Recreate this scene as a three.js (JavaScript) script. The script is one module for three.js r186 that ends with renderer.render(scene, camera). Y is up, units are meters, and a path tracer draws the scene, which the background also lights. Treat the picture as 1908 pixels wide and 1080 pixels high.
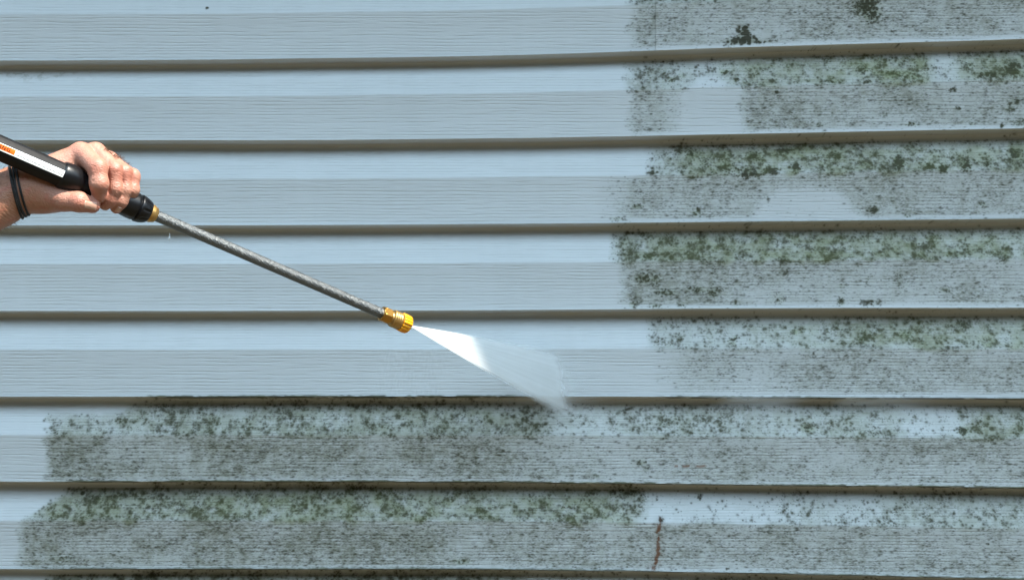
import * as THREE from 'three';
import { mergeGeometries } from 'three/addons/utils/BufferGeometryUtils.js';

// ───────────────────────── camera, sky, sun, exposure
const scene = new THREE.Scene();
const S = 1.51 / 1908;                 // metres of wall per unit of the measuring grid (1908 x 1080 over the framed wall)
const CAM = new THREE.Vector3(0, 1.35, 2.416);
const camera = new THREE.PerspectiveCamera(2 * Math.atan(0.5 * 1080 * S / 2.4) * 180 / Math.PI, 1024 / 579, 0.05, 400);
camera.position.copy(CAM); camera.lookAt(0, 1.35, 0);

const SKY_K = 1.85, SUN_I = 4.8, EXPOSURE = 2.55;
function makeSky() {
  const W = 256, H = 128, d = new Float32Array(W * H * 4);
  for (let j = 0; j < H; j++) {
    const e = ((j + 0.5) / H - 0.5) * Math.PI, up = Math.max(0, Math.sin(e));
    const h = Math.exp(-up * 4.2);
    for (let i = 0; i < W; i++) {
      const o = (j * W + i) * 4;
      d[o] = SKY_K * (0.51 + 0.15 * h); d[o + 1] = SKY_K * (0.717 + 0.10 * h); d[o + 2] = SKY_K * (0.895 + 0.05 * h); d[o + 3] = 1;
    }
  }
  const t = new THREE.DataTexture(d, W, H, THREE.RGBAFormat, THREE.FloatType);
  t.mapping = THREE.EquirectangularReflectionMapping; t.magFilter = THREE.LinearFilter; t.needsUpdate = true;
  return t;
}
scene.background = makeSky();
scene.environment = scene.background;
const SUN = new THREE.Vector3(0.42, 0.83, 0.25).normalize();
const sun = new THREE.DirectionalLight(new THREE.Color(1.0, 0.93, 0.82), SUN_I);
sun.position.copy(SUN).multiplyScalar(8).add(new THREE.Vector3(0, 1.3, 0.4));
sun.target.position.set(0, 1.3, 0.4);
sun.castShadow = true; sun.shadow.radius = 2.0; sun.shadow.mapSize.set(2048, 2048);
Object.assign(sun.shadow.camera, { left: -4, right: 4, top: 4, bottom: -4, near: 0.5, far: 20 });
scene.add(sun, sun.target);
const renderer = new THREE.WebGLRenderer({ antialias: true });
renderer.shadowMap.enabled = true;
renderer.toneMapping = THREE.LinearToneMapping;
renderer.toneMappingExposure = EXPOSURE;

// ───────────────────────── helpers
let seed = 20240611;
const rnd = () => { seed = (seed + 0x6d2b79f5) | 0; let t = Math.imul(seed ^ (seed >>> 15), 1 | seed); t = (t + Math.imul(t ^ (t >>> 7), 61 | t)) ^ t; return ((t ^ (t >>> 14)) >>> 0) / 4294967296; };
const V = (x, y, z) => new THREE.Vector3(x, y, z);
const clamp = (x, a = 0, b = 1) => Math.min(b, Math.max(a, x));
const ss = (a, b, x) => { const t = clamp((x - a) / (b - a)); return t * t * (3 - 2 * t); };
const lerp = (a, b, t) => a + (b - a) * t;
const TAB = new Float32Array(65536); for (let i = 0; i < 65536; i++) TAB[i] = rnd();
const hash = (i, j) => TAB[((i & 255) + ((j & 255) << 8) + ((i >> 8) * 7919 + (j >> 8) * 104729)) & 65535];
function vn(x, y) {
  const i = Math.floor(x), j = Math.floor(y), u = x - i, v = y - j, a = u * u * (3 - 2 * u), b = v * v * (3 - 2 * v);
  const p = hash(i, j), q = hash(i + 1, j), r = hash(i, j + 1), t = hash(i + 1, j + 1);
  return p + (q - p) * a + (r - p + (t - r - q + p) * a) * b;
}
const fbm = (x, y) => 0.55 * vn(x, y) + 0.3 * vn(x * 2.1 + 17.3, y * 2.1 + 5.1) + 0.15 * vn(x * 4.3 + 3.7, y * 4.3 + 41.9);
const enc = (c) => { c = clamp(c); return 255 * (c <= 0.0031308 ? c * 12.92 : 1.055 * Math.pow(c, 1 / 2.4) - 0.055); };
const knots = (list, x) => {
  if (x <= list[0][0]) return list[0][1];
  for (let i = 1; i < list.length; i++) if (x <= list[i][0]) return lerp(list[i - 1][1], list[i][1], (x - list[i - 1][0]) / (list[i][0] - list[i - 1][0]));
  return list[list.length - 1][1];
};
const at = (gx, gy, z) => { const k = S * (CAM.z - z) / 2.4; return V((gx - 954) * k, CAM.y - (gy - 540) * k, z); };
const shade = (o) => { o.traverse((m) => { if (m.isMesh) { m.castShadow = true; m.receiveShadow = true; } }); return o; };
const mesh = (name, geo, mat, parent) => { const m = new THREE.Mesh(geo, mat); m.name = name; parent.add(m); return m; };
const std = (rgb, roughness = 0.6, metalness = 0, more = {}) => new THREE.MeshStandardMaterial({ color: new THREE.Color().setRGB(...rgb), roughness, metalness, ...more });
function noiseBump(n, f, seedOff) {                                   // tiling noise height field
  const d = new Float32Array(n * n);
  for (let j = 0; j < n; j++) for (let i = 0; i < n; i++) {
    let h = 0, amp = 1, fr = f;
    for (let o = 0; o < 3; o++) {
      const x = i / n * fr, y = j / n * fr, X = Math.floor(x), Y = Math.floor(y), u = x - X, v = y - Y, a = u * u * (3 - 2 * u), b = v * v * (3 - 2 * v);
      const hh = (p, q) => TAB[(((p % fr) + seedOff + o * 37) * 131 + (q % fr) * 977) & 65535];
      h += amp * lerp(lerp(hh(X, Y), hh(X + 1, Y), a), lerp(hh(X, Y + 1), hh(X + 1, Y + 1), a), b); amp *= 0.5; fr *= 2;
    }
    d[j * n + i] = h / 1.75;
  }
  const t = new THREE.DataTexture(d, n, n, THREE.RedFormat, THREE.FloatType);
  t.wrapS = t.wrapT = THREE.RepeatWrapping; t.magFilter = THREE.LinearFilter; t.needsUpdate = true;
  return t;
}
const grainTex = noiseBump(256, 24, 11);

// ───────────────────────── the siding
// height of the lower lip of each course along the wall, in the measuring grid
const LX = [-60, 320, 540, 960, 1400, 1850, 1970];
const LIPS = [
  [-44, -44, -46, -54, -72, -90, -94],
  [114, 113, 110.5, 104, 89, 76, 72],
  [262, 262, 262, 258, 250, 241, 239],
  [420, 420, 419.5, 417, 413, 408, 407],
  [579, 579, 578.5, 577, 574, 573, 572.5],
  [738, 738, 738, 737.5, 739, 741, 741.5],
  [895.5, 895, 895, 896.5, 901.5, 906, 907.5],
  [1058, 1058, 1058, 1059, 1065.5, 1075.5, 1078],
  [1216, 1216, 1216, 1218, 1228, 1242, 1246]];
function smoothKnots(row, x) {                                        // Catmull-Rom through the measured heights
  if (x <= LX[0]) return row[0];
  const n = LX.length;
  if (x >= LX[n - 1]) return row[n - 1];
  let i = 0; while (x > LX[i + 1]) i++;
  const h = LX[i + 1] - LX[i], t = (x - LX[i]) / h;
  const m = (j) => { if (j === 0 || j === n - 1) return 0; return (row[j + 1] - row[j - 1]) / (LX[j + 1] - LX[j - 1]); };
  const t2 = t * t, t3 = t2 * t;
  return (2 * t3 - 3 * t2 + 1) * row[i] + (t3 - 2 * t2 + t) * h * m(i) + (-2 * t3 + 3 * t2) * row[i + 1] + (t3 - t2) * h * m(i + 1);
}
const lip = (k, gx) => {
  if (k < 0) return smoothKnots(LIPS[0], gx) + k * 159;
  if (k > 8) return smoothKnots(LIPS[8], gx) + (k - 8) * 159;
  return smoothKnots(LIPS[k], gx) + (k > 4 ? 0.8 : 0.4) * (vn(gx / 90 + k * 31, k * 3.7) - 0.5);
};
const lipY = (k, x) => CAM.y - (lip(k, x / S + 954) - 540) * S;
const DEPTH = 0.0225, BREAK = 0.452;
// profile of one course: fraction of the exposure below the lip above, and how far out it stands
const PROFILE = (() => {
  const p = [];
  p.push([0.0, DEPTH + 0.0002], [0.006, DEPTH - 0.0008], [0.013, DEPTH - 0.0030], [0.018, DEPTH - 0.0060]);
  p.push([0.022, 0.0110], [0.026, 0.0040], [0.030, -0.0020], [0.036, -0.0050], [0.056, -0.0060], [0.076, -0.0058], [0.090, -0.0048], [0.106, -0.0030], [0.128, -0.0004], [0.155, 0.0026]);
  p.push([0.21, 0.0070], [0.30, 0.0113], [0.37, 0.0156], [0.42, 0.0187], [BREAK - 0.008, 0.02050], [BREAK, 0.0209], [BREAK + 0.009, 0.0210]);
  for (let i = 1; i <= 6; i++) { const t = i / 6; p.push([lerp(BREAK + 0.009, 0.965, t), lerp(0.0210, DEPTH - 0.0006, t * t) - 0.0010 * Math.sin(Math.PI * t)]); }
  p.push([0.985, DEPTH - 0.0002], [0.996, DEPTH + 0.0001], [1.0, DEPTH + 0.0002]);
  return p;
})();

// growth on the siding: density along the wall for the sloped and the flat part of each course (A..H from the top)
const GROW = [
  { s: [[1160, 0], [1195, .5], [1908, .58]], f: [[1165, 0], [1195, .48], [1330, .45], [1600, .55], [1908, .55]], g: [[1160, 0], [1400, .1], [1600, .3], [1908, .2]] },
  { s: [[1158, 0], [1182, .5], [1260, .42], [1300, .22], [1340, .4], [1390, .72], [1720, .75], [1760, .3], [1790, .78], [1908, .85]], f: [[1165, 0], [1185, .5], [1240, .45], [1278, .03], [1372, .03], [1400, .6], [1908, .6]], g: [[1180, 0], [1240, .3], [1330, 0], [1350, .6], [1500, .5], [1650, .9], [1725, .8], [1750, 0], [1775, .5], [1908, .7]] },
  { s: [[1200, 0], [1225, .4], [1265, .8], [1650, .88], [1750, .62], [1908, .9]], f: [[1115, 0], [1160, .25], [1185, .45], [1380, .52], [1908, .55]], g: [[1200, 0], [1300, .6], [1500, .8], [1650, .6], [1908, .7]] },
  { s: [[1136, 0], [1162, .75], [1400, .85], [1908, .85]], f: [[1150, 0], [1176, .75], [1280, .68], [1350, .58], [1600, .52], [1908, .45]], g: [[1140, .3], [1300, .7], [1700, .75], [1908, .6]] },
  { s: [[1200, 0], [1225, .4], [1500, .48], [1650, .65], [1908, .8]], f: [[1215, 0], [1300, .32], [1500, .45], [1908, .5]], g: [[1220, .1], [1500, .5], [1700, .6], [1908, .6]] },
  { s: [[82, 0], [102, .72], [240, .8], [900, .82], [990, .6], [1045, .25], [1100, .45], [1300, .52], [1500, .55], [1660, .55], [1700, .12], [1780, .12], [1815, .65], [1908, .65]], f: [[80, 0], [98, .88], [500, .92], [800, .78], [1000, .55], [1150, .5], [1908, .55]], g: [[90, .2], [500, .35], [900, .4], [1100, .2], [1600, .4], [1908, .5]] },
  { s: [[40, 0], [110, .92], [700, .98], [1150, .92], [1190, .8], [1215, .1], [1450, .14], [1510, .42], [1620, .32], [1700, .58], [1908, .7]], f: [[30, 0], [52, .82], [600, .76], [1000, .66], [1200, .55], [1908, .55]], g: [[40, .5], [600, .75], [1150, .6], [1210, 0], [1500, .1], [1908, .3]] },
  { s: [[80, 0], [110, .95], [940, .9], [1000, .3], [1908, .35]], f: [[80, 0], [110, .8], [1908, .5]], g: [[80, .4], [1000, .4], [1908, .2]] }];
// single dark colonies: grid x, grid y, half width, half height, strength, greenness
const COLONIES = [
  [1385, 62, 10, 14, 1.9, .3], [1388, 76, 24, 7, 1.8, .3], [1362, 80, 16, 8, .9, .3], [1425, 79, 26, 3, .9, .3], [1240, 75, 6, 4, .6, .6],
  [1618, 8, 20, 26, 1.15, .7], [1628, 32, 20, 14, .9, .5], [1600, 15, 24, 22, .6, .6], [1330, 3, 14, 6, .5, .8],
  [1251, 149, 9, 5, 1.0, .6], [1272, 142, 12, 8, .45, 1], [1350, 133, 9, 5, 1.1, 1], [1372, 148, 5, 4, 1.0, .5], [1388, 160, 12, 7, .7, .3], [1446, 172, 5, 4, 1.0, .4],
  [1552, 152, 16, 6, .9, .7], [1610, 130, 12, 12, .8, .8], [1665, 138, 24, 9, .75, 1], [1700, 143, 22, 9, .7, 1], [1616, 153, 8, 4, 1.0, .5],
  [1840, 140, 22, 6, 1.3, .3], [1888, 128, 13, 13, 1.5, .2], [1806, 122, 14, 9, .7, .9], [1776, 168, 8, 4, 1.1, .4], [1890, 190, 14, 10, .9, .4], [1880, 204, 12, 6, .8, .6], [1784, 203, 7, 4, .9, .4],
  [1695, 232, 14, 4, .9, .6], [1810, 232, 6, 3, .8, .8], [1865, 236, 4, 3, 1.2, .6], [1900, 230, 24, 8, .7, .5], [1647, 215, 9, 9, .5, .3], [1525, 232, 6, 5, .6, .5],
  [1290, 287, 12, 8, .9, .5], [1405, 290, 12, 10, .9, .5], [1470, 280, 14, 9, .8, .4], [1560, 290, 12, 6, 1.0, .3], [1350, 312, 16, 7, 1.1, .4], [1395, 322, 26, 9, 1.2, .4], [1438, 318, 12, 9, 1.3, .3], [1482, 310, 9, 7, 1.3, .3], [1216, 322, 9, 4, 1.1, .3],
  [1676, 304, 9, 13, 1.4, .9], [1732, 309, 9, 6, 1.2, .9], [1757, 314, 10, 7, 1.5, .8], [1800, 309, 10, 10, 1.4, .7], [1842, 305, 8, 6, 1.0, .5], [1890, 288, 16, 14, 1.0, .4], [1315, 300, 14, 12, .7, .6], [1270, 320, 8, 4, .8, .4],
  [1186, 385, 12, 5, .8, .9], [1298, 396, 9, 7, 1.0, .9], [1150, 408, 14, 4, .6, .7], [1628, 392, 11, 7, 1.1, .5], [1690, 402, 8, 3, .7, .5], [1830, 380, 8, 5, .8, .8], [1430, 372, 6, 10, .5, .3],
  [1205, 519, 24, 10, 1.0, .6], [1240, 545, 22, 7, .8, .7], [1300, 540, 22, 6, 1.0, .6], [1332, 545, 12, 10, 1.0, .6], [1180, 568, 8, 6, 1.0, .6], [1222, 570, 12, 4, .8, .7], [1270, 568, 10, 5, .8, .5], [1330, 505, 10, 20, .5, .3], [1208, 478, 14, 7, .9, 1], [1456, 487, 8, 9, .9, .2], [1462, 508, 10, 8, .7, .2], [1370, 565, 10, 6, .8, .4], [1450, 556, 16, 12, .6, .4],
  [1567, 561, 8, 8, .9, .7], [1622, 563, 22, 7, .9, .2], [1616, 520, 8, 14, .5, .4], [1675, 520, 10, 22, .5, .5], [1760, 540, 12, 5, .7, .8], [1570, 532, 12, 4, .6, .7], [1790, 470, 24, 12, .7, .7], [1870, 480, 16, 14, .7, .7],
  [1366, 636, 7, 6, 1.2, .6], [1372, 628, 5, 5, .9, .6], [1270, 628, 6, 4, .6, .5], [1485, 618, 12, 6, .8, .9], [1610, 632, 12, 12, .8, .7], [1800, 605, 14, 7, .8, .5], [1510, 660, 16, 6, .5, .2], [1840, 640, 16, 10, .6, .6], [1690, 625, 18, 12, .6, .9],
  [1195, 860, 10, 6, 1.1, .5], [1205, 872, 8, 8, .6, .4], [1110, 885, 12, 4, .6, 1], [1282, 866, 18, 3, .4, 0], [1505, 797, 16, 9, .9, .8], [1796, 802, 12, 8, 1.1, 1], [1235, 790, 12, 8, .6, .6], [1560, 800, 30, 10, .5, .3], [1630, 806, 40, 8, .5, .2],
  [1305, 925, 5, 9, .9, .2], [1232, 968, 5, 4, 1.0, 0], [1840, 1012, 3, 2, 1, 0], [1356, 1058, 4, 2, 1.4, 0], [148, 1, 0.01, 0.01, 0, 0], [149, 921, 3, 3, 1.6, 0], [385, 14, 2.2, 1.6, 1.6, 0], [1195, 930, 12, 6, .8, .4],
  [1175, 918, 22, 10, .8, .6], [1115, 960, 16, 6, .6, .8], [180, 930, 30, 12, .5, .5], [860, 1045, 18, 6, .7, 1], [120, 1040, 30, 8, .6, .7]];
const inArch = (cx, top, hwTop, bottom, hwBottom, X, Y) => {          // a patch somebody already rinsed clean
  const t = clamp((Y - top) / (bottom - top)), hw = lerp(hwTop, hwBottom, Math.pow(t, 0.8));
  return ss(-15, 15, hw - Math.abs(X - cx) + 16 * (fbm(X / 22, Y / 14) - .5)) * ss(-14, 12, Y - top + 14 * (fbm(X / 25 + 9, Y / 9) - .5));
};
const BASE = [0.50, 0.525, 0.535], MOLD = [0.036, 0.034, 0.018], GREEN = [0.092, 0.100, 0.030], GREY = [0.18, 0.172, 0.13], RUST = [0.13, 0.062, 0.035];
const TW = 2048, TH = 256, X0 = -0.8, XW = 1.6;
// how thickly it grows at a place: [density, share of flat face, coarse and middling variation]
function growth(k, X, Y, t) {
  const G = GROW[k], rag = 26 * (fbm(X / 30 + k * 5, Y / 13) - .5), Xr = X + rag;
  const w = ss(BREAK - .03, BREAK + .05, t + .08 * (vn(X / 30, k) - .5));
  let d = lerp(knots(G.s, Xr), knots(G.f, Xr), w);
  const low = clamp((fbm(X / 95 + k * 3.3, Y / 46 + 7) - .5) * 1.9 + .5), mid = clamp((fbm(X / 26 + 40, Y / 17 + k) - .5) * 1.8 + .5);
  if (k === 5) d *= 1 - (1 - ss(225, 250, Xr)) * (1 - ss(.16, .3, t));
  if (k === 6) d *= ss(-14, 10, X - (118 - 260 * Math.max(0, t - .16)) + rag * .6);
  if (k === 1) d *= 1 - .86 * inArch(1326, 142, 26, 250, 56, X, Y);
  if (k === 2) d *= 1 - .88 * inArch(1502, 352, 52, 414, 112, X, Y);
  if (k >= 5 && k < 7) d *= lerp(1, .55, ss(.93, .97, t)); else d *= 1 - .85 * ss(.925, .965, t + .012 * (vn(X / 50, 5) - .5));
  if (t < .1) d *= k === 5 || k === 6 || k === 7 ? .45 * ss(230, 300, X) * (1 - .9 * ss(960, 1010, X) * (k === 5 ? 1 : .3)) : .08;
  return [d, w, low, mid];
}
function stipple(k) {                                                 // the growth itself: tens of thousands of soft dots, thick where it thrives
  const D = new Float32Array(TW * TH), G = GROW[k];
  const dot = (X, Y, r, op, stretch) => {
    const y0 = lip(k, X), y1 = lip(k + 1, X), cx = ((X - 954) * S - X0) / XW * TW, cy = (Y - y0) / (y1 - y0) * TH, rx = r * stretch, ry = r / stretch * TH / (y1 - y0);
    for (let j = Math.max(0, Math.floor(cy - 2 * ry)); j <= Math.min(TH - 1, cy + 2 * ry); j++) for (let i = Math.max(0, Math.floor(cx - 2 * rx)); i <= Math.min(TW - 1, cx + 2 * rx); i++) {
      const q = ((i + .5 - cx) / rx) ** 2 + ((j + .5 - cy) / ry) ** 2, a = op * Math.exp(-q * 1.1);
      if (a > .01) { const o = j * TW + i; D[o] = 1 - (1 - D[o]) * (1 - a); }
    }
  };
  for (let n = 0; n < 150000; n++) {
    const X = lerp(20, 1962, rnd()), t = rnd(), u = rnd(), v = rnd(), e = rnd();
    if (knots(G.s, X + 15) < .02 && knots(G.f, X + 15) < .02 && X < 1900) continue;
    const Y = lerp(lip(k, X), lip(k + 1, X), t), [d, w, low, mid] = growth(k, X, Y, t);
    if (d < .02) continue;
    const belt = (1 - w) * Math.exp(-Math.pow((t - .34) / .12, 2)), fine = fbm(X / 11 + 300, Y / 8 + 60), cl = clamp((fine - .5) * 2.6 + .5);
    const p = clamp(d * (.25 + .9 * low) + d * belt * .5 * mid) * lerp(.06 + .94 * Math.pow(cl, 1.6), .22 + .6 * cl, w);
    if (u > p * 1.15) continue;
    const bold = v < lerp(.16, .09, w) + .46 * cl * mid * lerp(1, .3, w);
    dot(X, Y, bold ? .9 + lerp(2.0, 1.5, w) * e * e + .3 * e : .7 + .9 * e, bold ? .34 + .5 * rnd() : .12 + .26 * rnd(), lerp(1.08, 1.45, w));
  }
  for (const m of COLONIES) {
    if (m[1] < lip(k, m[0]) - 2 || m[1] > lip(k + 1, m[0]) + 2) continue;
    const N = Math.ceil(m[2] * m[3] * .85 * m[4] * m[4]) + 3;
    for (let n = 0; n < N; n++) {
      const a = rnd() * 6.283, q = Math.sqrt(-Math.log(1 - rnd() * .97)) * .78, X = m[0] + Math.cos(a) * q * m[2], Y = m[1] + Math.sin(a) * q * m[3];
      if (vn(X / 5 + 9, Y / 4) < .34 + .12 * q) continue;
      dot(X, Y, .9 + 1.6 * rnd() * rnd() + .25 * m[4], clamp(.35 + .5 * rnd() * m[4] + .1 * m[4]), 1.12);
    }
  }
  return D;
}
function courseMaps(k) {                                              // k = 0 is the course above lip 1
  const col = new Uint8Array(TW * TH * 4), bump = new Float32Array(TW * TH), G = GROW[k], DOTS = stipple(k);
  const mine = COLONIES.filter((c) => c[1] > lip(k, c[0]) - 12 && c[1] < lip(k + 1, c[0]) + 12);
  for (let i = 0; i < TW; i++) {
    const x = X0 + (i + 0.5) / TW * XW, X = x / S + 954, y0 = lip(k, X), y1 = lip(k + 1, X);
    const gr = knots(G.g, X), near = mine.filter((c) => Math.abs(X - c[0]) < 3 * c[2] + 12);
    for (let j = 0; j < TH; j++) {
      const t = (j + 0.5) / TH, Y = lerp(y0, y1, t), o = (j * TW + i) * 4;
      // pressed wood grain: long, gently waving grooves
      const mm = Y * 0.791, xm = X * 0.791, flat = ss(BREAK - .01, BREAK + .01, t);
      const wave = 1.5 * (vn(xm / 95 + k * 13, mm / 26) - .5) + 0.9 * (vn(xm / 33 + k * 7, mm / 11 + 50) - .5) + 0.5 * (vn(xm / 9, mm / 4 + 90) - .5);
      const gap = lerp(4.1, 4.9, flat), ph = (mm + wave * lerp(.55, 1.15, flat) + 2.2 * vn(k * 9.1, mm / 7)) / gap, line = Math.floor(ph + .5), dd = (ph - line) * gap;
      const str = ss(.12, .62, vn(xm / 42 + line * 17.3, line * 3.1 + k * 11)) * (.5 + .8 * vn(xm / 11, line * 5.3));
      const ph2 = (mm + wave * .8) / 1.9 + 31, l2 = Math.floor(ph2 + .5), d2 = (ph2 - l2) * 1.9;
      const s2 = ss(.58, .9, vn(xm / 26 + l2 * 7.7, l2 * 2.3 + k));
      let groove = str * Math.exp(-dd * dd / 0.55) + .45 * s2 * Math.exp(-d2 * d2 / .35);
      groove *= ss(.12, .18, t) * (1 - ss(.975, .99, t)) * lerp(.8, 1, flat);
      let h = -groove + .10 * vn(xm / 1.7, mm / 1.1) + .35 * vn(xm / 30, mm / 9);
      if (k === 4 && t > BREAK) {                                     // water creeping back from the jet, and running off to the right
        const wet = ss(660, 740, X) * (1 - ss(800, 850, X)) + .7 * ss(1480, 1640, X) * (1 - ss(1800, 1900, X));
        h += wet * .9 * vn(xm / 2.6 + mm * .12, mm / 5.5 + 70);
      }
      const [d, w, low, mid] = growth(k, X, Y, t);
      const den = clamp(d * (.42 + 1.0 * low)), S1 = (v) => clamp((v - .5) * 2.3 + .5, -.2, 1.2);
      const nA = S1(lerp(fbm(X / 5.8, Y / 5.0 + 200), fbm(X / 7.0 + 70, Y / 3.3), flat)), nB = S1(vn(X / 3.4 + 90, Y / 3.0)), nC = S1(fbm(X / 14 + 300, Y / 11 + 60));
      const film = clamp(d * lerp(1.15, 1, w) * (.66 + .5 * low) * (.72 + .4 * mid)), drip = d * ss(.4, .85, vn(X / 8, Y / 60 + k)) * .6;
      let c = [0, 1, 2].map((q) => BASE[q] * (1 + .05 * (fbm(X / 150, Y / 40 + k * 3) - .5) + .025 * (vn(X / 14, Y / 90 + k * 5) - .5)) * (1 - .08 * groove));
      c = c.map((v, q) => v * lerp(1, lerp([.66, .655, .59][q], [.67, .66, .585][q], flat), clamp(film * lerp(1.1, 1.0, flat))) * lerp(1, [.82, .82, .76][q], drip));
      const gt = clamp(gr * (1 - w) * (.25 + 1.1 * mid) * clamp(d * 1.3) * ss(.1, .22, t));
      c = c.map((v, q) => v * lerp(1, [.76, .79, .60][q], gt));
      const mot = clamp(den * 1.2) * ss(.2, 1, nA * .55 + nC * .45);
      c = c.map((v, q) => v * lerp(1, lerp([.60, .59, .52][q], [.60, .60, .46][q], gr * (1 - w)), mot * .8));
      const caught = .5 * ss(.2, .9, groove) * d * ss(.25, .8, nB), spot = 1 - (1 - DOTS[j * TW + i]) * (1 - caught);
      const dark = [0, 1, 2].map((q) => lerp(MOLD[q] * 1.05, GREEN[q] * .62, clamp(gr * (1 - .7 * w) * mid * 1.0)));
      c = c.map((v, q) => lerp(v, dark[q], Math.min(.96, spot)));
      h += .35 * spot;
      for (const m of near) {
        const e = Math.exp(-Math.pow((X - m[0]) / m[2], 2) - Math.pow((Y - m[1]) / m[3], 2)) * m[4];
        if (e < .05) continue;
        const halo = .55 * ss(.05, .8, e) * (.5 + .5 * nA);
        c = c.map((v, q) => v * lerp(1, lerp([.6, .59, .54][q], [.66, .76, .46][q], m[5]), halo));
      }
      // growth hanging along the lip
      if (t > .955 || t < .03) {
        const along = k === 4 ? ss(250, 300, X) * (1 - ss(930, 1010, X)) * 1 + .8 * ss(1210, 1260, X) * (1 - .6 * ss(1480, 1560, X)) : k === 5 ? ss(96, 130, X) * (1 - .5 * ss(1200, 1350, X) * (1 - ss(1400, 1500, X))) : k === 6 ? .7 * ss(60, 160, X) * (1 - .8 * ss(1150, 1250, X)) + .6 * ss(1380, 1480, X) : k === 2 ? .25 * ss(1330, 1400, X) : 0;
        const kk = t < .03 ? -1 : 1, al = kk > 0 ? along : (k === 5 ? ss(250, 300, X) * (1 - ss(930, 1010, X)) + .8 * ss(1210, 1260, X) : k === 6 ? ss(96, 130, X) : k === 7 ? .7 * ss(60, 160, X) : 0);
        const e = al * (kk > 0 ? ss(.981, .993, t + .01 * (vn(X / 7, 3 + k) - .5)) : 1) * ss(.18, .5, fbm(X / 22, k * 9 + 3));
        c = c.map((v, q) => lerp(v, lerp(MOLD[q], [.07, .08, .02][q], vn(X / 14, 9 + k)), e * .85));
      }
      if (k === 6) {                                                  // squashed rusty streak
        const sx = knots([[960, 1232], [975, 1229], [1000, 1226], [1030, 1226], [1050, 1221], [1062, 1216]], Y) + 3 * (vn(Y / 5, 3) - .5), r = Math.abs(X - sx) * .85;
        if (Y > 960 && Y < 1062) { const e = ss(4.6, 1.2, r) * ss(.22, .62, vn(X / 3, Y / 4) * .6 + .5 * vn(9, Y / 7)) + .3 * ss(15, 2, r) * vn(X / 3, Y / 3); c = c.map((v, q) => lerp(v, Y < 972 ? [.05, .028, .018][q] : RUST[q], clamp(e * .82))); }
      }
      if (k === 5) { const e = .7 * ss(3.5, .8, Math.abs(Y - 866 - 2 * vn(X / 9, 2))) * ss(1240, 1256, X) * (1 - ss(1310, 1330, X)) * ss(.4, .7, vn(X / 7, 4)); c = c.map((v, q) => lerp(v, RUST[q] * 1.3, e)); }
      if (k === 1 && X < 260 && t > .12 && t < .3) { const e = .45 * ss(.52, .7, fbm(X / 9, Y / 5)) * ss(.30, .14, t) * ss(240, 60, X); c = c.map((v, q) => lerp(v, GREY[q], e)); }
      col[o] = enc(c[0]); col[o + 1] = enc(c[1]); col[o + 2] = enc(c[2]); col[o + 3] = 255;
      bump[j * TW + i] = h;
    }
  }
  const a = new THREE.DataTexture(col, TW, TH, THREE.RGBAFormat); a.colorSpace = THREE.SRGBColorSpace;
  const b = new THREE.DataTexture(bump, TW, TH, THREE.RedFormat, THREE.FloatType);
  for (const x of [a, b]) { x.wrapS = THREE.MirroredRepeatWrapping; x.wrapT = THREE.ClampToEdgeWrapping; x.magFilter = THREE.LinearFilter; x.needsUpdate = true; }
  return [a, b];
}
const house = new THREE.Group(); house.name = 'house';
house.userData = { label: 'house wall of pale grey lap siding, rinsed clean at left, mouldy at right', category: 'house' };
scene.add(house);
const sidingMats = GROW.map((_, k) => { const [map, bumpMap] = courseMaps(k); return new THREE.MeshPhysicalMaterial({ map, bumpMap, bumpScale: 0.00038, roughness: 0.6, specularIntensity: 0.4 }); });
function panelGeo(k, xa, xb, proud) {
  const xs = [];
  for (let x = xa; x < xb - 1e-6; x += (x > -0.95 && x < 0.95) ? 0.012 : 0.06) xs.push(x);
  xs.push(xb);
  const P = PROFILE, n = P.length, pos = [], uv = [], idx = [];
  for (const x of xs) {
    const ya = lipY(k, x), yb = lipY(k + 1, x), bow = 0.0012 * (vn(x * 2.3 + k * 9, k) - .5);
    for (const [t, z] of P) { pos.push(x, lerp(ya, yb, t), z + proud + bow * ss(.1, .3, t) * (1 - ss(.96, 1, t))); uv.push((x - X0) / XW, t); }
  }
  for (let i = 0; i < xs.length - 1; i++) for (let j = 0; j < n - 1; j++) { const a = i * n + j, b = a + 1, c = a + n, d = c + 1; idx.push(a, b, c, c, b, d); }
  // the cut ends, folded back to the wall
  for (const e of [0, xs.length - 1]) {
    const base = pos.length / 3;
    for (let j = 0; j < n; j++) { const q = (e * n + j) * 3; pos.push(pos[q], pos[q + 1], pos[q + 2], pos[q], pos[q + 1], pos[q + 2] - 0.006); const u = (e * n + j) * 2; uv.push(uv[u], uv[u + 1], uv[u], uv[u + 1]); }
    for (let j = 0; j < n - 1; j++) { const a = base + 2 * j; e ? idx.push(a, a + 2, a + 1, a + 1, a + 2, a + 3) : idx.push(a, a + 1, a + 2, a + 1, a + 3, a + 2); }
  }
  const g = new THREE.BufferGeometry();
  g.setAttribute('position', new THREE.Float32BufferAttribute(pos, 3)); g.setAttribute('uv', new THREE.Float32BufferAttribute(uv, 2)); g.setIndex(idx); g.computeVertexNormals();
  return g;
}
for (let k = -8; k <= 14; k++) {
  const mat = sidingMats[k < 0 ? 0 : k > 7 ? 7 : k];
  const cut = k === 0 ? (1222 - 954) * S : k % 2 ? -1.35 : 1.45;
  for (const [a, b, proud] of [[-4, cut, 0], [cut - 0.0005, 4, 0.0020]]) mesh('siding_panel', panelGeo(k, a, b, proud), mat, house);
}
const trim = std([0.62, 0.62, 0.6], 0.5);
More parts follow.
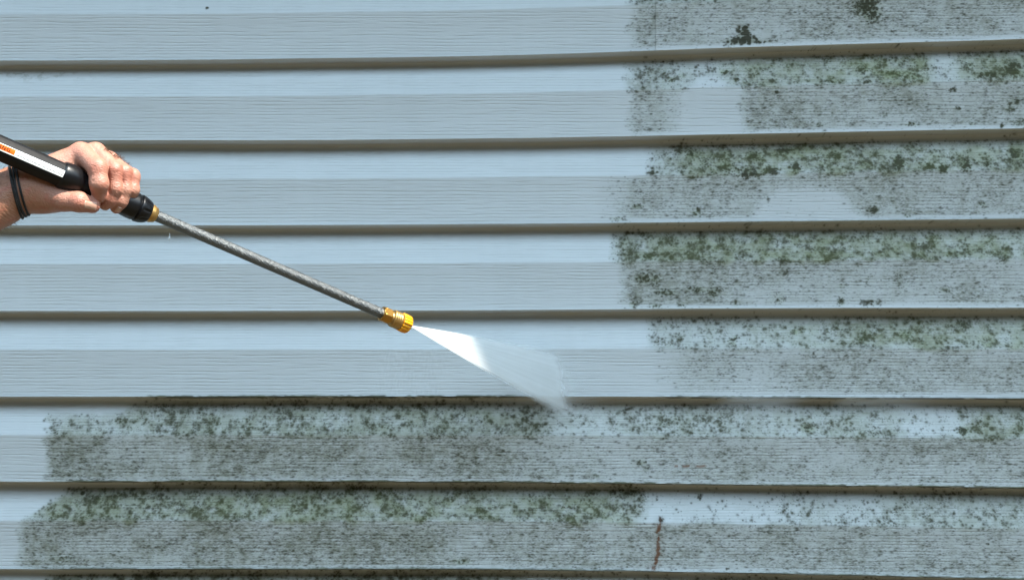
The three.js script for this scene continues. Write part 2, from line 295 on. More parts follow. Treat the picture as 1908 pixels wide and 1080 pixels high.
const box = (x0, x1, y0, y1, z0, z1) => { const g = new THREE.BoxGeometry(x1 - x0, y1 - y0, z1 - z0); g.translate((x0 + x1) / 2, (y0 + y1) / 2, (z0 + z1) / 2); return g; };
const yTop = CAM.y - (-94 - 8 * 159 - 540) * S;                      // top of the highest course
const EAVE = 2.72, OVER = 0.611;
mesh('wall_sheathing', box(-4, 4, 0.02, yTop + 0.35, -0.16, -0.012), std([0.4, 0.35, 0.28], 0.9), house);
mesh('foundation', box(-4, 4, -0.2, 0.02, -0.16, 0.008), std([0.32, 0.31, 0.29], 0.9), house);
mesh('soffit', box(-4.2, 4.2, EAVE, EAVE + 0.012, 0.022, OVER - 0.022), trim, house);
mesh('fascia', box(-4.2, 4.2, EAVE - 0.005, EAVE + 0.18, OVER - 0.02, OVER), trim, house);
{ // roof slab climbing away from the eave
  const s = new THREE.Shape(); s.moveTo(OVER + 0.0, EAVE + 0.183); s.lineTo(-2.6, EAVE + 1.45); s.lineTo(-2.6, EAVE + 1.50); s.lineTo(OVER + 0.0, EAVE + 0.215);
  const g = new THREE.ExtrudeGeometry(s, { depth: 8.4, bevelEnabled: false }); g.rotateY(-Math.PI / 2); g.translate(4.2, 0, 0);
  mesh('roof', g, std([0.09, 0.085, 0.08], 0.9), house);
}
shade(house);

// ───────────────────────── ground
{
  const n = 512, d = new Uint8Array(n * n * 4);
  for (let j = 0; j < n; j++) for (let i = 0; i < n; i++) { const v = .6 * fbm(i / 9, j / 9) + .4 * fbm(i / 60, j / 60), o = (j * n + i) * 4; d[o] = enc(.036 + .034 * v); d[o + 1] = enc(.026 + .023 * v); d[o + 2] = enc(.010 + .008 * v); d[o + 3] = 255; }
  const t = new THREE.DataTexture(d, n, n, THREE.RGBAFormat); t.colorSpace = THREE.SRGBColorSpace; t.wrapS = t.wrapT = THREE.MirroredRepeatWrapping; t.magFilter = THREE.LinearFilter; t.repeat.set(80, 80); t.needsUpdate = true;
  const g = new THREE.PlaneGeometry(300, 300, 1, 1); g.rotateX(-Math.PI / 2);
  const o = mesh('ground', g, new THREE.MeshStandardMaterial({ map: t, roughness: 0.95 }), scene);
  o.userData = { kind: 'structure', label: 'bare brown soil in front of the house' }; o.receiveShadow = true;
}

// ───────────────────────── the trees along the far side of the yard, behind the photographer
{
  const parts = [];
  for (let i = 0; i < 64; i++) {
    const ang = lerp(-1.45, 1.45, i / 63), d = 10.5 + 3 * rnd(), R0 = 1.7 + 1.1 * rnd(), g = new THREE.IcosahedronGeometry(R0, 4), p = g.attributes.position, c = V(Math.sin(ang) * d * 1.6, 1.0 + (i % 3) * 1.7 + rnd(), 1.5 + Math.cos(ang) * d);
    for (let j = 0; j < p.count; j++) { const v = V(p.getX(j), p.getY(j), p.getZ(j)), k = 1 + .7 * (fbm(v.x * 1.7 + i * 9, v.y * 1.7 + v.z * 1.3) - .5) + .3 * (vn(v.x * 6 + v.z * 5, v.y * 6 + i) - .5); p.setXYZ(j, c.x + v.x * k, c.y + v.y * k * 1.1, c.z + v.z * k); }
    g.computeVertexNormals(); parts.push(g);
  }
  const m = mesh('trees', mergeGeometries(parts), std([.040, .034, .016], .95), scene);
  m.userData = { kind: 'stuff', label: 'dark line of trees across the yard from the house', category: 'trees' }; m.castShadow = m.receiveShadow = true;
}

// ───────────────────────── the pressure washer wand
const A = at(0, 276, 0.55), B = at(752, 601.5, 0.27);
const AX = B.clone().sub(A).normalize();
const gridX = (p) => 954 + p.x * 2.4 / (S * (CAM.z - p.z));
function along(gx) {                                                  // distance from A along the axis to the place above grid x
  let a = -1.5, b = 1.5;
  for (let i = 0; i < 50; i++) { const m = (a + b) / 2; gridX(A.clone().addScaledVector(AX, m)) < gx ? a = m : b = m; }
  return a;
}
const wand = new THREE.Group(); wand.name = 'pressure_washer_wand';
wand.userData = { label: 'black pressure washer wand with grey steel lance and yellow nozzle held in the hand', category: 'pressure washer wand' };
wand.position.copy(A);
{ // local y runs along the wand, local z leans to the front
  const y = AX.clone(), z = V(0, 0, 1).addScaledVector(y, -y.z).normalize(), x = y.clone().cross(z);
  wand.quaternion.setFromRotationMatrix(new THREE.Matrix4().makeBasis(x, y, z));
}
scene.add(wand);
// local x points up-left on the wall side? (x = y × z): towards lower left; angle 0 of a ring is local z (front)
const lathe = (pts, seg = 64) => { const g = new THREE.LatheGeometry(pts.map(([r, s]) => new THREE.Vector2(r, s)), seg); return g; };
const L = along;
const blackPlastic = new THREE.MeshPhysicalMaterial({ color: new THREE.Color().setRGB(.006, .006, .007), specularIntensity: .45, roughness: .45, bumpMap: grainTex, bumpScale: .00012 });
const blackGloss = new THREE.MeshPhysicalMaterial({ color: new THREE.Color().setRGB(.004, .004, .005), specularIntensity: .6, roughness: .33 });
const brass = std([.46, .25, .065], .34, 1, { bumpMap: grainTex, bumpScale: .0001 });
const brassPale = std([.42, .255, .09], .42, .9);
const steel = std([.135, .145, .15], .38, .95, { bumpMap: grainTex, bumpScale: .0010 });
const yellow = new THREE.MeshPhysicalMaterial({ color: new THREE.Color().setRGB(.82, .36, .004), roughness: .35, transmission: .12, thickness: 0 });
// barrel: an octagonal tube with soft edges
function barrelGeo(s0, s1, r0, r1) {
  const n = 96, rows = 24, pos = [], uv = [], idx = [];
  for (let j = 0; j <= rows; j++) {
    const s = lerp(s0, s1, j / rows), r = lerp(r0, r1, j / rows);
    for (let i = 0; i <= n; i++) {
      const a = i / n * 2 * Math.PI, q = Math.PI / 4, m = ((a + q / 2 + 100 * q) % q) - q / 2, flat = Math.cos(q / 2 * .62) / Math.cos(m), rr = r * lerp(1, Math.min(1.0, flat), .85);
      pos.push(Math.sin(a) * rr, s, Math.cos(a) * rr); uv.push(i / n * 2, s * 8);
    }
  }
  for (let j = 0; j < rows; j++) for (let i = 0; i < n; i++) { const a = j * (n + 1) + i, b = a + 1, c = a + n + 1, d = c + 1; idx.push(a, b, c, b, d, c); }
  const g = new THREE.BufferGeometry(); g.setAttribute('position', new THREE.Float32BufferAttribute(pos, 3)); g.setAttribute('uv', new THREE.Float32BufferAttribute(uv, 2)); g.setIndex(idx); g.computeVertexNormals();
  return g;
}
const sBack = L(-420), sDome = L(112);
const barrel = mesh('barrel', barrelGeo(sBack, sDome + .002, .0150, .0147), blackPlastic, wand);
mesh('back_cap', lathe([[0, sBack - .014], [.010, sBack - .012], [.0145, sBack - .005], [.0150, sBack + .001]].map((p) => p)), blackGloss, wand);
{ // warning label wrapped on the front of the barrel
  const w = 1024, h = 96, c = document.createElement('canvas'); c.width = w; c.height = h; const g = c.getContext('2d');
  g.fillStyle = '#f4f5f3'; g.fillRect(0, 0, w, h);
  g.fillStyle = '#f06a10'; g.fillRect(30, 8, 404, 72);
  g.fillStyle = '#241006'; g.font = 'bold 66px sans-serif'; g.textBaseline = 'middle'; g.fillText('WARNING', 62, 46);
  g.fillStyle = '#3c4048';
  let q = 77; const r2 = () => (q = (q * 16807) % 2147483647) / 2147483647;
  for (const y of [22, 54]) { let x = 462; while (x < 985) { const L2 = 8 + r2() * 26; for (let k = 0; k < L2; k += 7) { g.fillRect(x + k, y + r2() * 3, 4, 17); g.fillRect(x + k, y + 6 * r2(), 6, 3); } x += L2 + 11; } }
  const t = new THREE.CanvasTexture(c); t.colorSpace = THREE.SRGBColorSpace;
  const s0 = L(-52), s1 = L(123), n = 24, m = 8, pos = [], uv = [], idx = [];
  const a0 = -.44, a1 = .12;   // angles round the barrel from the front, negative is up
  LABEL: for (let i = 0; i <= n; i++) for (let j = 0; j <= m; j++) {
    const s = lerp(s0, s1 - .004, i / n), a = lerp(a0, a1, j / m), r = .01512;
    pos.push(Math.sin(a) * r, s, Math.cos(a) * r); uv.push(i / n, 1 - j / m);
  }
  for (let i = 0; i < n; i++) for (let j = 0; j < m; j++) { const a = i * (m + 1) + j, b = a + 1, c2 = a + m + 1, d = c2 + 1; idx.push(a, b, c2, b, d, c2); }
  const geo = new THREE.BufferGeometry(); geo.setAttribute('position', new THREE.Float32BufferAttribute(pos, 3)); geo.setAttribute('uv', new THREE.Float32BufferAttribute(uv, 2)); geo.setIndex(idx); geo.computeVertexNormals();
  const l = mesh('warning_label', geo, new THREE.MeshStandardMaterial({ map: t, roughness: .45 }), barrel);
  l.userData.label = 'white and orange warning label';
}
{
  const s = L(112), e = L(153), w = e - s;
  mesh('end_cap', lathe([[.0145, s - .001], [.0158, s + .0006], [.0166, s + .003], [.0170, s + w * .32], [.0167, s + w * .5], [.0158, s + w * .68], [.0146, s + w * .82], [.0134, s + w * .93], [.0128, e]]), blackGloss, wand);
  mesh('foregrip', lathe([[.0128, e - .002], [.0128, e + .004], [.0132, e + .012], [.0134, L(190)], [.0142, L(215)], [.0150, L(228)]]), blackPlastic, wand);
}
{ // screw collar: a smooth ring, a gap, then a fluted cap
  const s = L(226), g0 = L(252), g1 = L(255), e = L(277);
  mesh('collar_ring', lathe([[.0146, s - .002], [.0154, s], [.0164, s + .006], [.0168, g0 - .003], [.0167, g0 - .0008], [.0160, g0], [.0150, g0 + .0006], [.0150, g1 + .002]]), blackGloss, wand);
  const n = 144, prof = [[.0152, g1], [.0166, g1 + .0004], [.0170, g1 + .0016], [.0169, g1 + .004], [.0164, lerp(g1, e, .38)], [.0156, lerp(g1, e, .58)], [.0144, lerp(g1, e, .78)], [.0132, lerp(g1, e, .92)], [.0122, e - .0002], [.0112, e], [.006, e]];
  const pos = [], uv = [], idx = [];
  prof.forEach(([r, s2], j) => { for (let i = 0; i <= n; i++) { const a = i / n * 2 * Math.PI, u = (s2 - g1) / (e - g1), f = Math.pow(Math.max(0, Math.cos(a * 9 + 1.2)), 3) * ss(.22, .36, u) * (1 - ss(.74, .86, u)); const rr = r - .0016 * f; pos.push(Math.sin(a) * rr, s2, Math.cos(a) * rr); uv.push(i / n, j / 8); } });
  for (let j = 0; j < prof.length - 1; j++) for (let i = 0; i < n; i++) { const a = j * (n + 1) + i, b = a + 1, c = a + n + 1, d = c + 1; idx.push(a, b, c, b, d, c); }
  const geo = new THREE.BufferGeometry(); geo.setAttribute('position', new THREE.Float32BufferAttribute(pos, 3)); geo.setAttribute('uv', new THREE.Float32BufferAttribute(uv, 2)); geo.setIndex(idx); geo.computeVertexNormals();
  mesh('fluted_cap', geo, blackGloss, wand);
}
// hexagonal prism with chamfered ends, along local y
function hexGeo(r, s0, s1, ch, rIn = r * .8) {
  const pos = [], idx = [], n = 96, prof = [[rIn, s0], [r * .93, s0], [r, s0 + ch], [r, s1 - ch], [r * .93, s1], [rIn, s1]];
  prof.forEach(([q, s]) => { for (let i = 0; i <= n; i++) { const a = i / n * 2 * Math.PI, k = Math.PI / 3, m = ((a + k / 2) % k) - k / 2, rr = Math.min(q, r * .885 / Math.cos(m)); pos.push(Math.sin(a + .35) * rr, s, Math.cos(a + .35) * rr); } });
  for (let j = 0; j < prof.length - 1; j++) for (let i = 0; i < n; i++) { const a = j * (n + 1) + i, b = a + 1, c = a + n + 1, d = c + 1; idx.push(a, b, c, b, d, c); }
  let g = new THREE.BufferGeometry(); g.setAttribute('position', new THREE.Float32BufferAttribute(pos, 3)); g.setIndex(idx);
  g = g.toNonIndexed(); g.computeVertexNormals(); g.setAttribute('uv', new THREE.Float32BufferAttribute(new Float32Array(g.attributes.position.count * 2), 2));
  return g;
}
{
  const s = L(276.5), e = L(290);
  mesh('brass_fitting', lathe([[.0112, s], [.0112, lerp(s, e, .45)], [.0104, lerp(s, e, .62)], [.0098, lerp(s, e, .64)], [.0094, lerp(s, e, .9)], [.0080, e], [.005, e]], 12), brassPale, wand);
}
const tube = mesh('lance_tube', (() => { const s = L(286), e = L(716), pts = []; for (let i = 0; i <= 40; i++) pts.push([.00675, lerp(s, e, i / 40)]); const g = lathe(pts, 48); const u = g.attributes.uv; for (let i = 0; i < u.count; i++) u.setXY(i, u.getX(i) * 2, u.getY(i) * 14); return g; })(), steel, wand);
{ // beads of water on the wet lance
  const bead = new THREE.SphereGeometry(1, 10, 7), water = new THREE.MeshPhysicalMaterial({ color: 0xffffff, roughness: .04, transmission: 1, thickness: .002, ior: 1.33 });
  const N = 620, im = new THREE.InstancedMesh(bead, water, N), m = new THREE.Matrix4(), q = new THREE.Quaternion();
  for (let i = 0; i < N; i++) {
    const s = lerp(L(289), L(708), Math.pow(rnd(), .9)), a = -Math.PI * .75 + (rnd() + rnd() - 1) * 1.7, r = .0003 + .0007 * Math.pow(rnd(), 2.2);
    const n = V(Math.sin(a), 0, Math.cos(a));
    q.setFromUnitVectors(V(0, 0, 1), n);
    m.compose(n.clone().multiplyScalar(.0067).setY(s), q, V(r * (1 + .6 * rnd()), r * (1 + .9 * rnd()), r * .55)); im.setMatrixAt(i, m);
  }
  im.name = 'water_beads'; im.userData.kind = 'stuff'; tube.add(im);
}
{
  const s = L(711);
  const coupler = mesh('coupler_nut', hexGeo(.0108, s + .0012, L(725.5), .0012), brass, wand);
  mesh('coupler_flange', lathe([[.0069, s - .0006], [.0092, s - .0006], [.0096, s], [.0096, s + .0010], [.0088, s + .0014], [.0069, s + .0014]]), brass, coupler);
  const g0 = L(725), a = L(729), b = L(747), pts = [[.0078, g0 - .0004], [.0078, a], [.0104, a + .0002], [.0110, a + .0008]];
  for (let i = 0; i < 4; i++) { const u = lerp(a + .0012, b - .0024, i / 4), w = (b - a - .0036) / 4; pts.push([.0112, u], [.0116, u + w * .25], [.0116, u + w * .72], [.0111, u + w * .9]); }
  pts.push([.0112, b - .0016], [.0106, b - .0004], [.008, b]);
  mesh('coupler_sleeve', lathe(pts), brassPale, wand);
  // yellow nozzle tip with a scalloped rim
  const y0 = L(745.5), y1 = L(762), n = 192, prof = [[.0085, y0], [.0118, y0 + .0002], [.0125, y0 + .0012], [.0126, lerp(y0, y1, .5)], [.0121, y1 - .0024], [.0110, y1 - .0008], [.0092, y1 - .0002], [.0050, y1 - .0002], [.0042, y1 - .0012], [.0022, y1 - .0016], [0, y1 - .0016]], pos = [], idx = [];
  prof.forEach(([r, s2], j) => { for (let i = 0; i <= n; i++) { const t = i / n * 2 * Math.PI, f = Math.pow(Math.abs(Math.cos(t * 8)), 4) * (j > 0 && j < 6 ? 1 : 0), wing = j > 0 && j < 6 ? .0012 * Math.pow(Math.max(0, Math.cos(2 * t + .5)), 6) : 0, rr = r - .0013 * f + wing; pos.push(Math.sin(t) * rr, s2, Math.cos(t) * rr); } });
  for (let j = 0; j < prof.length - 1; j++) for (let i = 0; i < n; i++) { const p = j * (n + 1) + i, q = p + 1, c = p + n + 1, d = c + 1; idx.push(p, q, c, q, d, c); }
  const geo = new THREE.BufferGeometry(); geo.setAttribute('position', new THREE.Float32BufferAttribute(pos, 3)); geo.setIndex(idx); geo.computeVertexNormals();
  mesh('nozzle_tip', geo, yellow, wand);
}
shade(wand);

// ───────────────────────── the hand and forearm: one skin meshed from tapered capsules
const axisP = (gx) => A.clone().addScaledVector(AX, L(gx));
const J = (gx, gy, f, r) => ({ p: at(gx, gy, axisP(clamp(gx, -100, 260)).z + f / 1000), r: r / 1000 });   // a joint: grid place, millimetres in front of the wand's axis, radius in mm
class Skin {
  constructor(lo, hi, h) {
    this.lo = lo; this.h = h; this.n = [0, 1, 2].map((i) => Math.ceil((hi.getComponent(i) - lo.getComponent(i)) / h) + 1);
    this.f = new Float32Array(this.n[0] * this.n[1] * this.n[2]).fill(0.05);
  }
  // smooth union of a list of capsules into g, over its own box only
  box(list, pad) {
    const b = new THREE.Box3(); for (const c of list) for (const q of c) b.expandByPoint(q.p.clone().addScalar(q.r + pad)).expandByPoint(q.p.clone().addScalar(-q.r - pad));
    const n = this.n, lo = [0, 1, 2].map((i) => clamp(Math.floor((b.min.getComponent(i) - this.lo.getComponent(i)) / this.h), 0, n[i] - 1)), hi = [0, 1, 2].map((i) => clamp(Math.ceil((b.max.getComponent(i) - this.lo.getComponent(i)) / this.h), 0, n[i] - 1));
    return [lo, hi];
  }
  add(caps, kIn, kBase, kOther, base, creases = []) {
    const [lo, hi] = this.box(caps, 0.016), [nx, ny] = this.n, h = this.h;
    const smin = (a, b, k) => { const d = Math.max(k - Math.abs(a - b), 0) / k; return Math.min(a, b) - d * d * k * .25; };
    for (let z = lo[2]; z <= hi[2]; z++) for (let y = lo[1]; y <= hi[1]; y++) for (let x = lo[0]; x <= hi[0]; x++) {
      const px = this.lo.x + x * h, py = this.lo.y + y * h, pz = this.lo.z + z * h; let d = .06;
      for (const [a, b] of caps) {
        const bx = b.p.x - a.p.x, by = b.p.y - a.p.y, bz = b.p.z - a.p.z, qx = px - a.p.x, qy = py - a.p.y, qz = pz - a.p.z;
        const t = clamp((qx * bx + qy * by + qz * bz) / (bx * bx + by * by + bz * bz + 1e-12)), ex = qx - t * bx, ey = qy - t * by, ez = qz - t * bz;
        d = smin(d, Math.sqrt(ex * ex + ey * ey + ez * ez) - a.r - t * (b.r - a.r), kIn);
      }
      for (const c of creases) { const bx = c.b.x - c.a.x, by = c.b.y - c.a.y, bz = c.b.z - c.a.z, qx = px - c.a.x, qy = py - c.a.y, qz = pz - c.a.z, t = clamp((qx * bx + qy * by + qz * bz) / (bx * bx + by * by + bz * bz)), e2 = (qx - t * bx) ** 2 + (qy - t * by) ** 2 + (qz - t * bz) ** 2; d += c.d * Math.exp(-e2 / (c.w * c.w)); }
      const i = x + nx * (y + ny * z);
      if (base) d = smin(base[i], d, kBase);
      this.f[i] = smin(this.f[i], d, kOther);
    }
  }
  val(p) {
    const g = [0, 1, 2].map((i) => clamp((p.getComponent(i) - this.lo.getComponent(i)) / this.h, 0, this.n[i] - 1.001)), i = g.map(Math.floor), w = g.map((v, k) => v - i[k]), [nx, ny] = this.n, f = (a, b, c) => this.f[i[0] + a + nx * (i[1] + b + ny * (i[2] + c))];
    return lerp(lerp(lerp(f(0, 0, 0), f(1, 0, 0), w[0]), lerp(f(0, 1, 0), f(1, 1, 0), w[0]), w[1]), lerp(lerp(f(0, 0, 1), f(1, 0, 1), w[0]), lerp(f(0, 1, 1), f(1, 1, 1), w[0]), w[1]), w[2]);
  }
  grad(p) { const e = this.h * 0.9, g = (x, y, z) => this.val(V(p.x + x, p.y + y, p.z + z)); return V(g(e, 0, 0) - g(-e, 0, 0), g(0, e, 0) - g(0, -e, 0), g(0, 0, e) - g(0, 0, -e)).normalize(); }
  hit(from, dir, far = .25) { const p = from.clone(); for (let i = 0; i < 90; i++) { const d = this.val(p); if (d < 2e-4) return p; p.addScaledVector(dir, Math.max(d * .7, 2e-4)); if (p.distanceTo(from) > far) return null; } return p; }
  geometry(colour) {                                                  // surface nets
    const [nx, ny, nz] = this.n, f = this.f, id = new Int32Array(nx * ny * nz).fill(-1), pos = [], idx = [];
    const C = []; for (let i = 0; i < 8; i++) C.push([i & 1, (i >> 1) & 1, i >> 2]);
    const E = [[0, 1], [2, 3], [4, 5], [6, 7], [0, 2], [1, 3], [4, 6], [5, 7], [0, 4], [1, 5], [2, 6], [3, 7]];
    const at3 = (x, y, z) => x + nx * (y + ny * z);
    for (let z = 0; z < nz - 1; z++) for (let y = 0; y < ny - 1; y++) for (let x = 0; x < nx - 1; x++) {
      let m = 0; const v = [];
      for (let i = 0; i < 8; i++) { v[i] = f[at3(x + C[i][0], y + C[i][1], z + C[i][2])]; if (v[i] < 0) m |= 1 << i; }
      if (m === 0 || m === 255) continue;
      let sx = 0, sy = 0, sz = 0, k = 0;
      for (const [a, b] of E) { if ((v[a] < 0) === (v[b] < 0)) continue; const t = v[a] / (v[a] - v[b]); sx += lerp(C[a][0], C[b][0], t); sy += lerp(C[a][1], C[b][1], t); sz += lerp(C[a][2], C[b][2], t); k++; }
      id[at3(x, y, z)] = pos.length / 3; pos.push(this.lo.x + (x + sx / k) * this.h, this.lo.y + (y + sy / k) * this.h, this.lo.z + (z + sz / k) * this.h);
    }
    for (let z = 1; z < nz - 1; z++) for (let y = 1; y < ny - 1; y++) for (let x = 1; x < nx - 1; x++) {
      const a = f[at3(x, y, z)] < 0;
      for (let ax = 0; ax < 3; ax++) {
        const b = f[at3(x + (ax === 0), y + (ax === 1), z + (ax === 2))] < 0;
        if (a === b) continue;
        const u = ax === 0 ? [0, 1, 0] : ax === 1 ? [0, 0, 1] : [1, 0, 0], w = ax === 0 ? [0, 0, 1] : ax === 1 ? [1, 0, 0] : [0, 1, 0];
        const q = [[0, 0], [1, 0], [1, 1], [0, 1]].map(([i, j]) => id[at3(x - i * u[0] - j * w[0], y - i * u[1] - j * w[1], z - i * u[2] - j * w[2])]);
        if (q.some((v) => v < 0)) continue;
        if (a) idx.push(q[0], q[1], q[2], q[0], q[2], q[3]); else idx.push(q[0], q[2], q[1], q[0], q[3], q[2]);
      }
    }
    const nrm = new Float32Array(pos.length), colr = new Float32Array(pos.length), uv = new Float32Array(pos.length / 3 * 2), p = V(0, 0, 0);
    for (let i = 0; i < pos.length; i += 3) { p.set(pos[i], pos[i + 1], pos[i + 2]); const g = this.grad(p); nrm.set([g.x, g.y, g.z], i); colr.set(colour(p, g), i); uv.set([p.x * 22 + p.z * 9, p.y * 22 - p.z * 9], i / 3 * 2); }
    const geo = new THREE.BufferGeometry();
    geo.setAttribute('position', new THREE.Float32BufferAttribute(pos, 3)); geo.setAttribute('normal', new THREE.BufferAttribute(nrm, 3)); geo.setAttribute('color', new THREE.BufferAttribute(colr, 3)); geo.setAttribute('uv', new THREE.BufferAttribute(uv, 2)); geo.setIndex(idx);
    return geo;
  }
}
const chain = (...j) => j.slice(1).map((q, i) => [j[i], q]);
const elbow = J(-330, 556, -70, 44), fore1 = J(-70, 412, -44, 34), fore0 = J(2, 372, -42, 27), wristA = J(36, 354, -34, 21.5), wristB = J(44, 342, -36, 18);
const palmParts = [
  ...chain(elbow, fore1, fore0, wristA), [J(-330, 540, -84, 36), J(4, 364, -42, 25)], [J(4, 364, -42, 25), wristB],
  // metacarpals behind the wand
  [wristB, J(148, 286, -17, 11)], [wristB, J(176, 287, -19, 11.5)], [wristA, J(200, 302, -22, 11)], [wristA, J(222, 322, -22, 10.5)],
  [J(60, 345, -28, 17), J(120, 312, -28, 12)], [J(70, 356, -26, 17), J(165, 335, -28, 10)], [J(80, 366, -24, 15), J(190, 352, -26, 9)],
  // ball of the thumb
  [wristA, J(76, 360, -32, 18)], [J(76, 360, -32, 18), J(104, 368, -19, 13.5)],
];
const fingers = {
  index: [chain(J(149, 283, -15, 11.6), J(181, 313, 18, 11.4), J(184, 342, 22, 10.7), J(184, 364, 15, 8.8)), [J(180, 313, 17, 11)]],
  middle: [chain(J(178, 283, -16, 11.6), J(213, 317, 15, 9.6), J(215, 352, 17, 8.6), J(206, 371, 12, 8.2), J(195, 380, 6, 7.6))],
  ring: [chain(J(204, 299, -17, 10.8), J(231, 321, 13, 8.8), J(233, 354, 15, 8.0), J(224, 374, 12, 8.2), J(216, 386, 5, 7.6))],
  little: [chain(J(226, 316, -17, 9.8), J(246, 328, 9, 8.6), J(246, 354, 12, 7.8), J(240, 370, 7, 7.2))],
  thumb: [chain(J(94, 365, -22, 13.8), J(120, 373, -1, 12.4), J(146, 376, 12, 11.4), J(171, 382, 12, 9.6))],
};
const cr = (g1, g2, f, d = 1.0, w = 1.1) => ({ a: J(g1[0], g1[1], f, 0).p, b: J(g2[0], g2[1], f, 0).p, d: d / 1000, w: w / 1000 });
const seam = (g1, g2, fs, d) => fs.map((f) => cr(g1, g2, f, d, 1.35));
const gapIM = seam([201, 300], [202, 356], [12, 16, 20, 24], 1.5), gapMR = seam([226, 312], [229, 366], [8, 12, 16, 20, 24], 1.5), gapRL = seam([241, 318], [243, 366], [4, 8, 12, 16, 20], 1.3);
const creases = {
  index: [cr([168, 311], [182, 308], 28, .9), cr([173, 316], [178, 312], 28, .6), cr([168, 337], [180, 339], 29, 1.1), cr([170, 333], [178, 336], 30, .5)],
  middle: [cr([206, 320], [220, 321], 26, .8), cr([207, 324], [216, 325], 26, .5), cr([205, 354], [220, 357], 28, .7)],
  ring: [cr([226, 321], [238, 322], 24, .6), cr([226, 356], [238, 359], 26, .7)],
  little: [cr([242, 328], [252, 330], 18, .5)],
  thumb: [cr([131, 367], [129, 386], 22, .9), cr([137, 366], [136, 388], 23, .7), cr([142, 368], [142, 386], 24, .5), cr([118, 364], [116, 384], 22, .8), cr([110, 366], [108, 380], 20, .6)],
};
creases.index.push(...gapIM); creases.middle.push(...gapIM, ...gapMR); creases.ring.push(...gapMR, ...gapRL); creases.little.push(...gapRL);
const skin = new Skin(V(-0.83, 1.30, 0.40), V(-0.40, 1.565, 0.63), 0.0013);
skin.add(palmParts, .013, 0, .001, null);
const palmOnly = skin.f.slice();
for (const [name, lists] of Object.entries(fingers)) skin.add(lists[0], .005, name === 'thumb' ? .012 : .006, .0006, palmOnly, creases[name]);
const knuckles = [J(149, 283, -15, 0), J(178, 283, -16, 0), J(180, 313, 24, 0), J(213, 317, 22, 0), J(231, 321, 20, 0), J(184, 362, 18, 0), J(206, 371, 16, 0), J(146, 376, 20, 0), J(171, 382, 20, 0)].map((q) => q.p);
const skinColour = (p) => {
  let red = 0; for (const k of knuckles) red = Math.max(red, Math.exp(-p.distanceToSquared(k) / 0.00014));
  const m = fbm(p.x * 160 + 9, p.y * 160 + p.z * 120), f = fbm(p.x * 900, p.y * 900 + p.z * 700), arm = ss(-.525, -.575, p.x);
  const base = [.355, .168, .115], pink = [.355, .115, .076], tan = [.26, .115, .06];
  return base.map((v, i) => lerp(lerp(lerp(v, pink[i], .65 * red), tan[i], .6 * arm), pink[i], .5 * ss(.5, .75, m)) * (.9 + .2 * f));
};
const skinTex = noiseBump(256, 32, 77);
const skinMat = new THREE.MeshPhysicalMaterial({ vertexColors: true, roughness: .5, bumpMap: skinTex, bumpScale: .0006, });
const person = new THREE.Group(); person.name = 'person';
person.userData = { label: 'bare forearm and hand with dark wristbands gripping the black wand', category: 'person' };
scene.add(person);
mesh('arm', skin.geometry(skinColour), skinMat, person);
// nails: small curved plates laid on the skin
const nailMat = new THREE.MeshPhysicalMaterial({ color: new THREE.Color().setRGB(.46, .26, .19), roughness: .3 });
function nail(c, u, v, toward, hu, hv) {                              // centre, half axes directions, view side, half sizes
  const n = 14, pos = [], idx = [];
  for (let j = 0; j <= n; j++) for (let i = 0; i <= n; i++) {
    const a = i / n * 2 - 1, b = j / n * 2 - 1, k = 1 - .18 * Math.pow(Math.abs(b), 3) * (a < 0 ? 1.2 : .8);
    const p0 = c.clone().addScaledVector(u, a * hu * (1 - .12 * b * b)).addScaledVector(v, b * hv * k).addScaledVector(toward, .03);
    const h = skin.hit(p0, toward.clone().negate(), .06) ?? p0.addScaledVector(toward, -.03);
    const edge = Math.max(Math.abs(a), Math.abs(b)); h.addScaledVector(toward, edge > .99 ? -.0004 : .0006 + .0004 * (1 - b * b));
    pos.push(h.x, h.y, h.z);
  }
  for (let j = 0; j < n; j++) for (let i = 0; i < n; i++) { const a = j * (n + 1) + i, b = a + 1, d = a + n + 1, e = d + 1; idx.push(a, b, d, b, e, d); }
  const g = new THREE.BufferGeometry(); g.setAttribute('position', new THREE.Float32BufferAttribute(pos, 3)); g.setIndex(idx); g.computeVertexNormals();
  return mesh('fingernail', g, nailMat, person);
}
nail(J(171.5, 382.5, 12, 0).p, V(.97, -.22, 0).normalize(), V(.22, .97, 0).normalize(), V(.05, -.05, 1).normalize(), .0066, .0056);
nail(J(218, 386, 5, 0).p, V(-.45, -.88, 0).normalize(), V(.88, -.45, 0).normalize(), V(.35, -.35, .87).normalize(), .0042, .0038);
// wristbands
{
  const bandMat = std([.007, .006, .006], .7, 0, { bumpMap: grainTex, bumpScale: .0006 }), c0 = J(36, 351, -36, 0).p;
  const nrm = J(-24, 364, -50, 0).p.sub(c0).normalize();
  const e1 = V(0, 0, 1).addScaledVector(nrm, -nrm.z).normalize(), e2 = nrm.clone().cross(e1);
  for (let b = 0; b < 4; b++) {
    const c = c0.clone().addScaledVector(nrm, -.003 + b * .0025), tilt = (b % 2 ? 1 : -1) * .03, pts = [];
    for (let i = 0; i < 64; i++) {
      const a = i / 64 * 2 * Math.PI, dir = e1.clone().multiplyScalar(Math.cos(a)).addScaledVector(e2, Math.sin(a));
      const from = c.clone().addScaledVector(dir, .075).addScaledVector(nrm, .04 * tilt * Math.cos(a + b));
      const h = skin.hit(from, dir.clone().negate(), .09) ?? c.clone().addScaledVector(dir, .025);
      pts.push(h.addScaledVector(dir, .0009));
    }
    const sm = pts.map((p, i) => p.clone().multiplyScalar(2).add(pts[(i + 1) % 64]).add(pts[(i + 63) % 64]).multiplyScalar(.25));
    mesh('wristband', new THREE.TubeGeometry(new THREE.CatmullRomCurve3(sm, true), 160, .0014, 8, true), bandMat, person);
  }
}
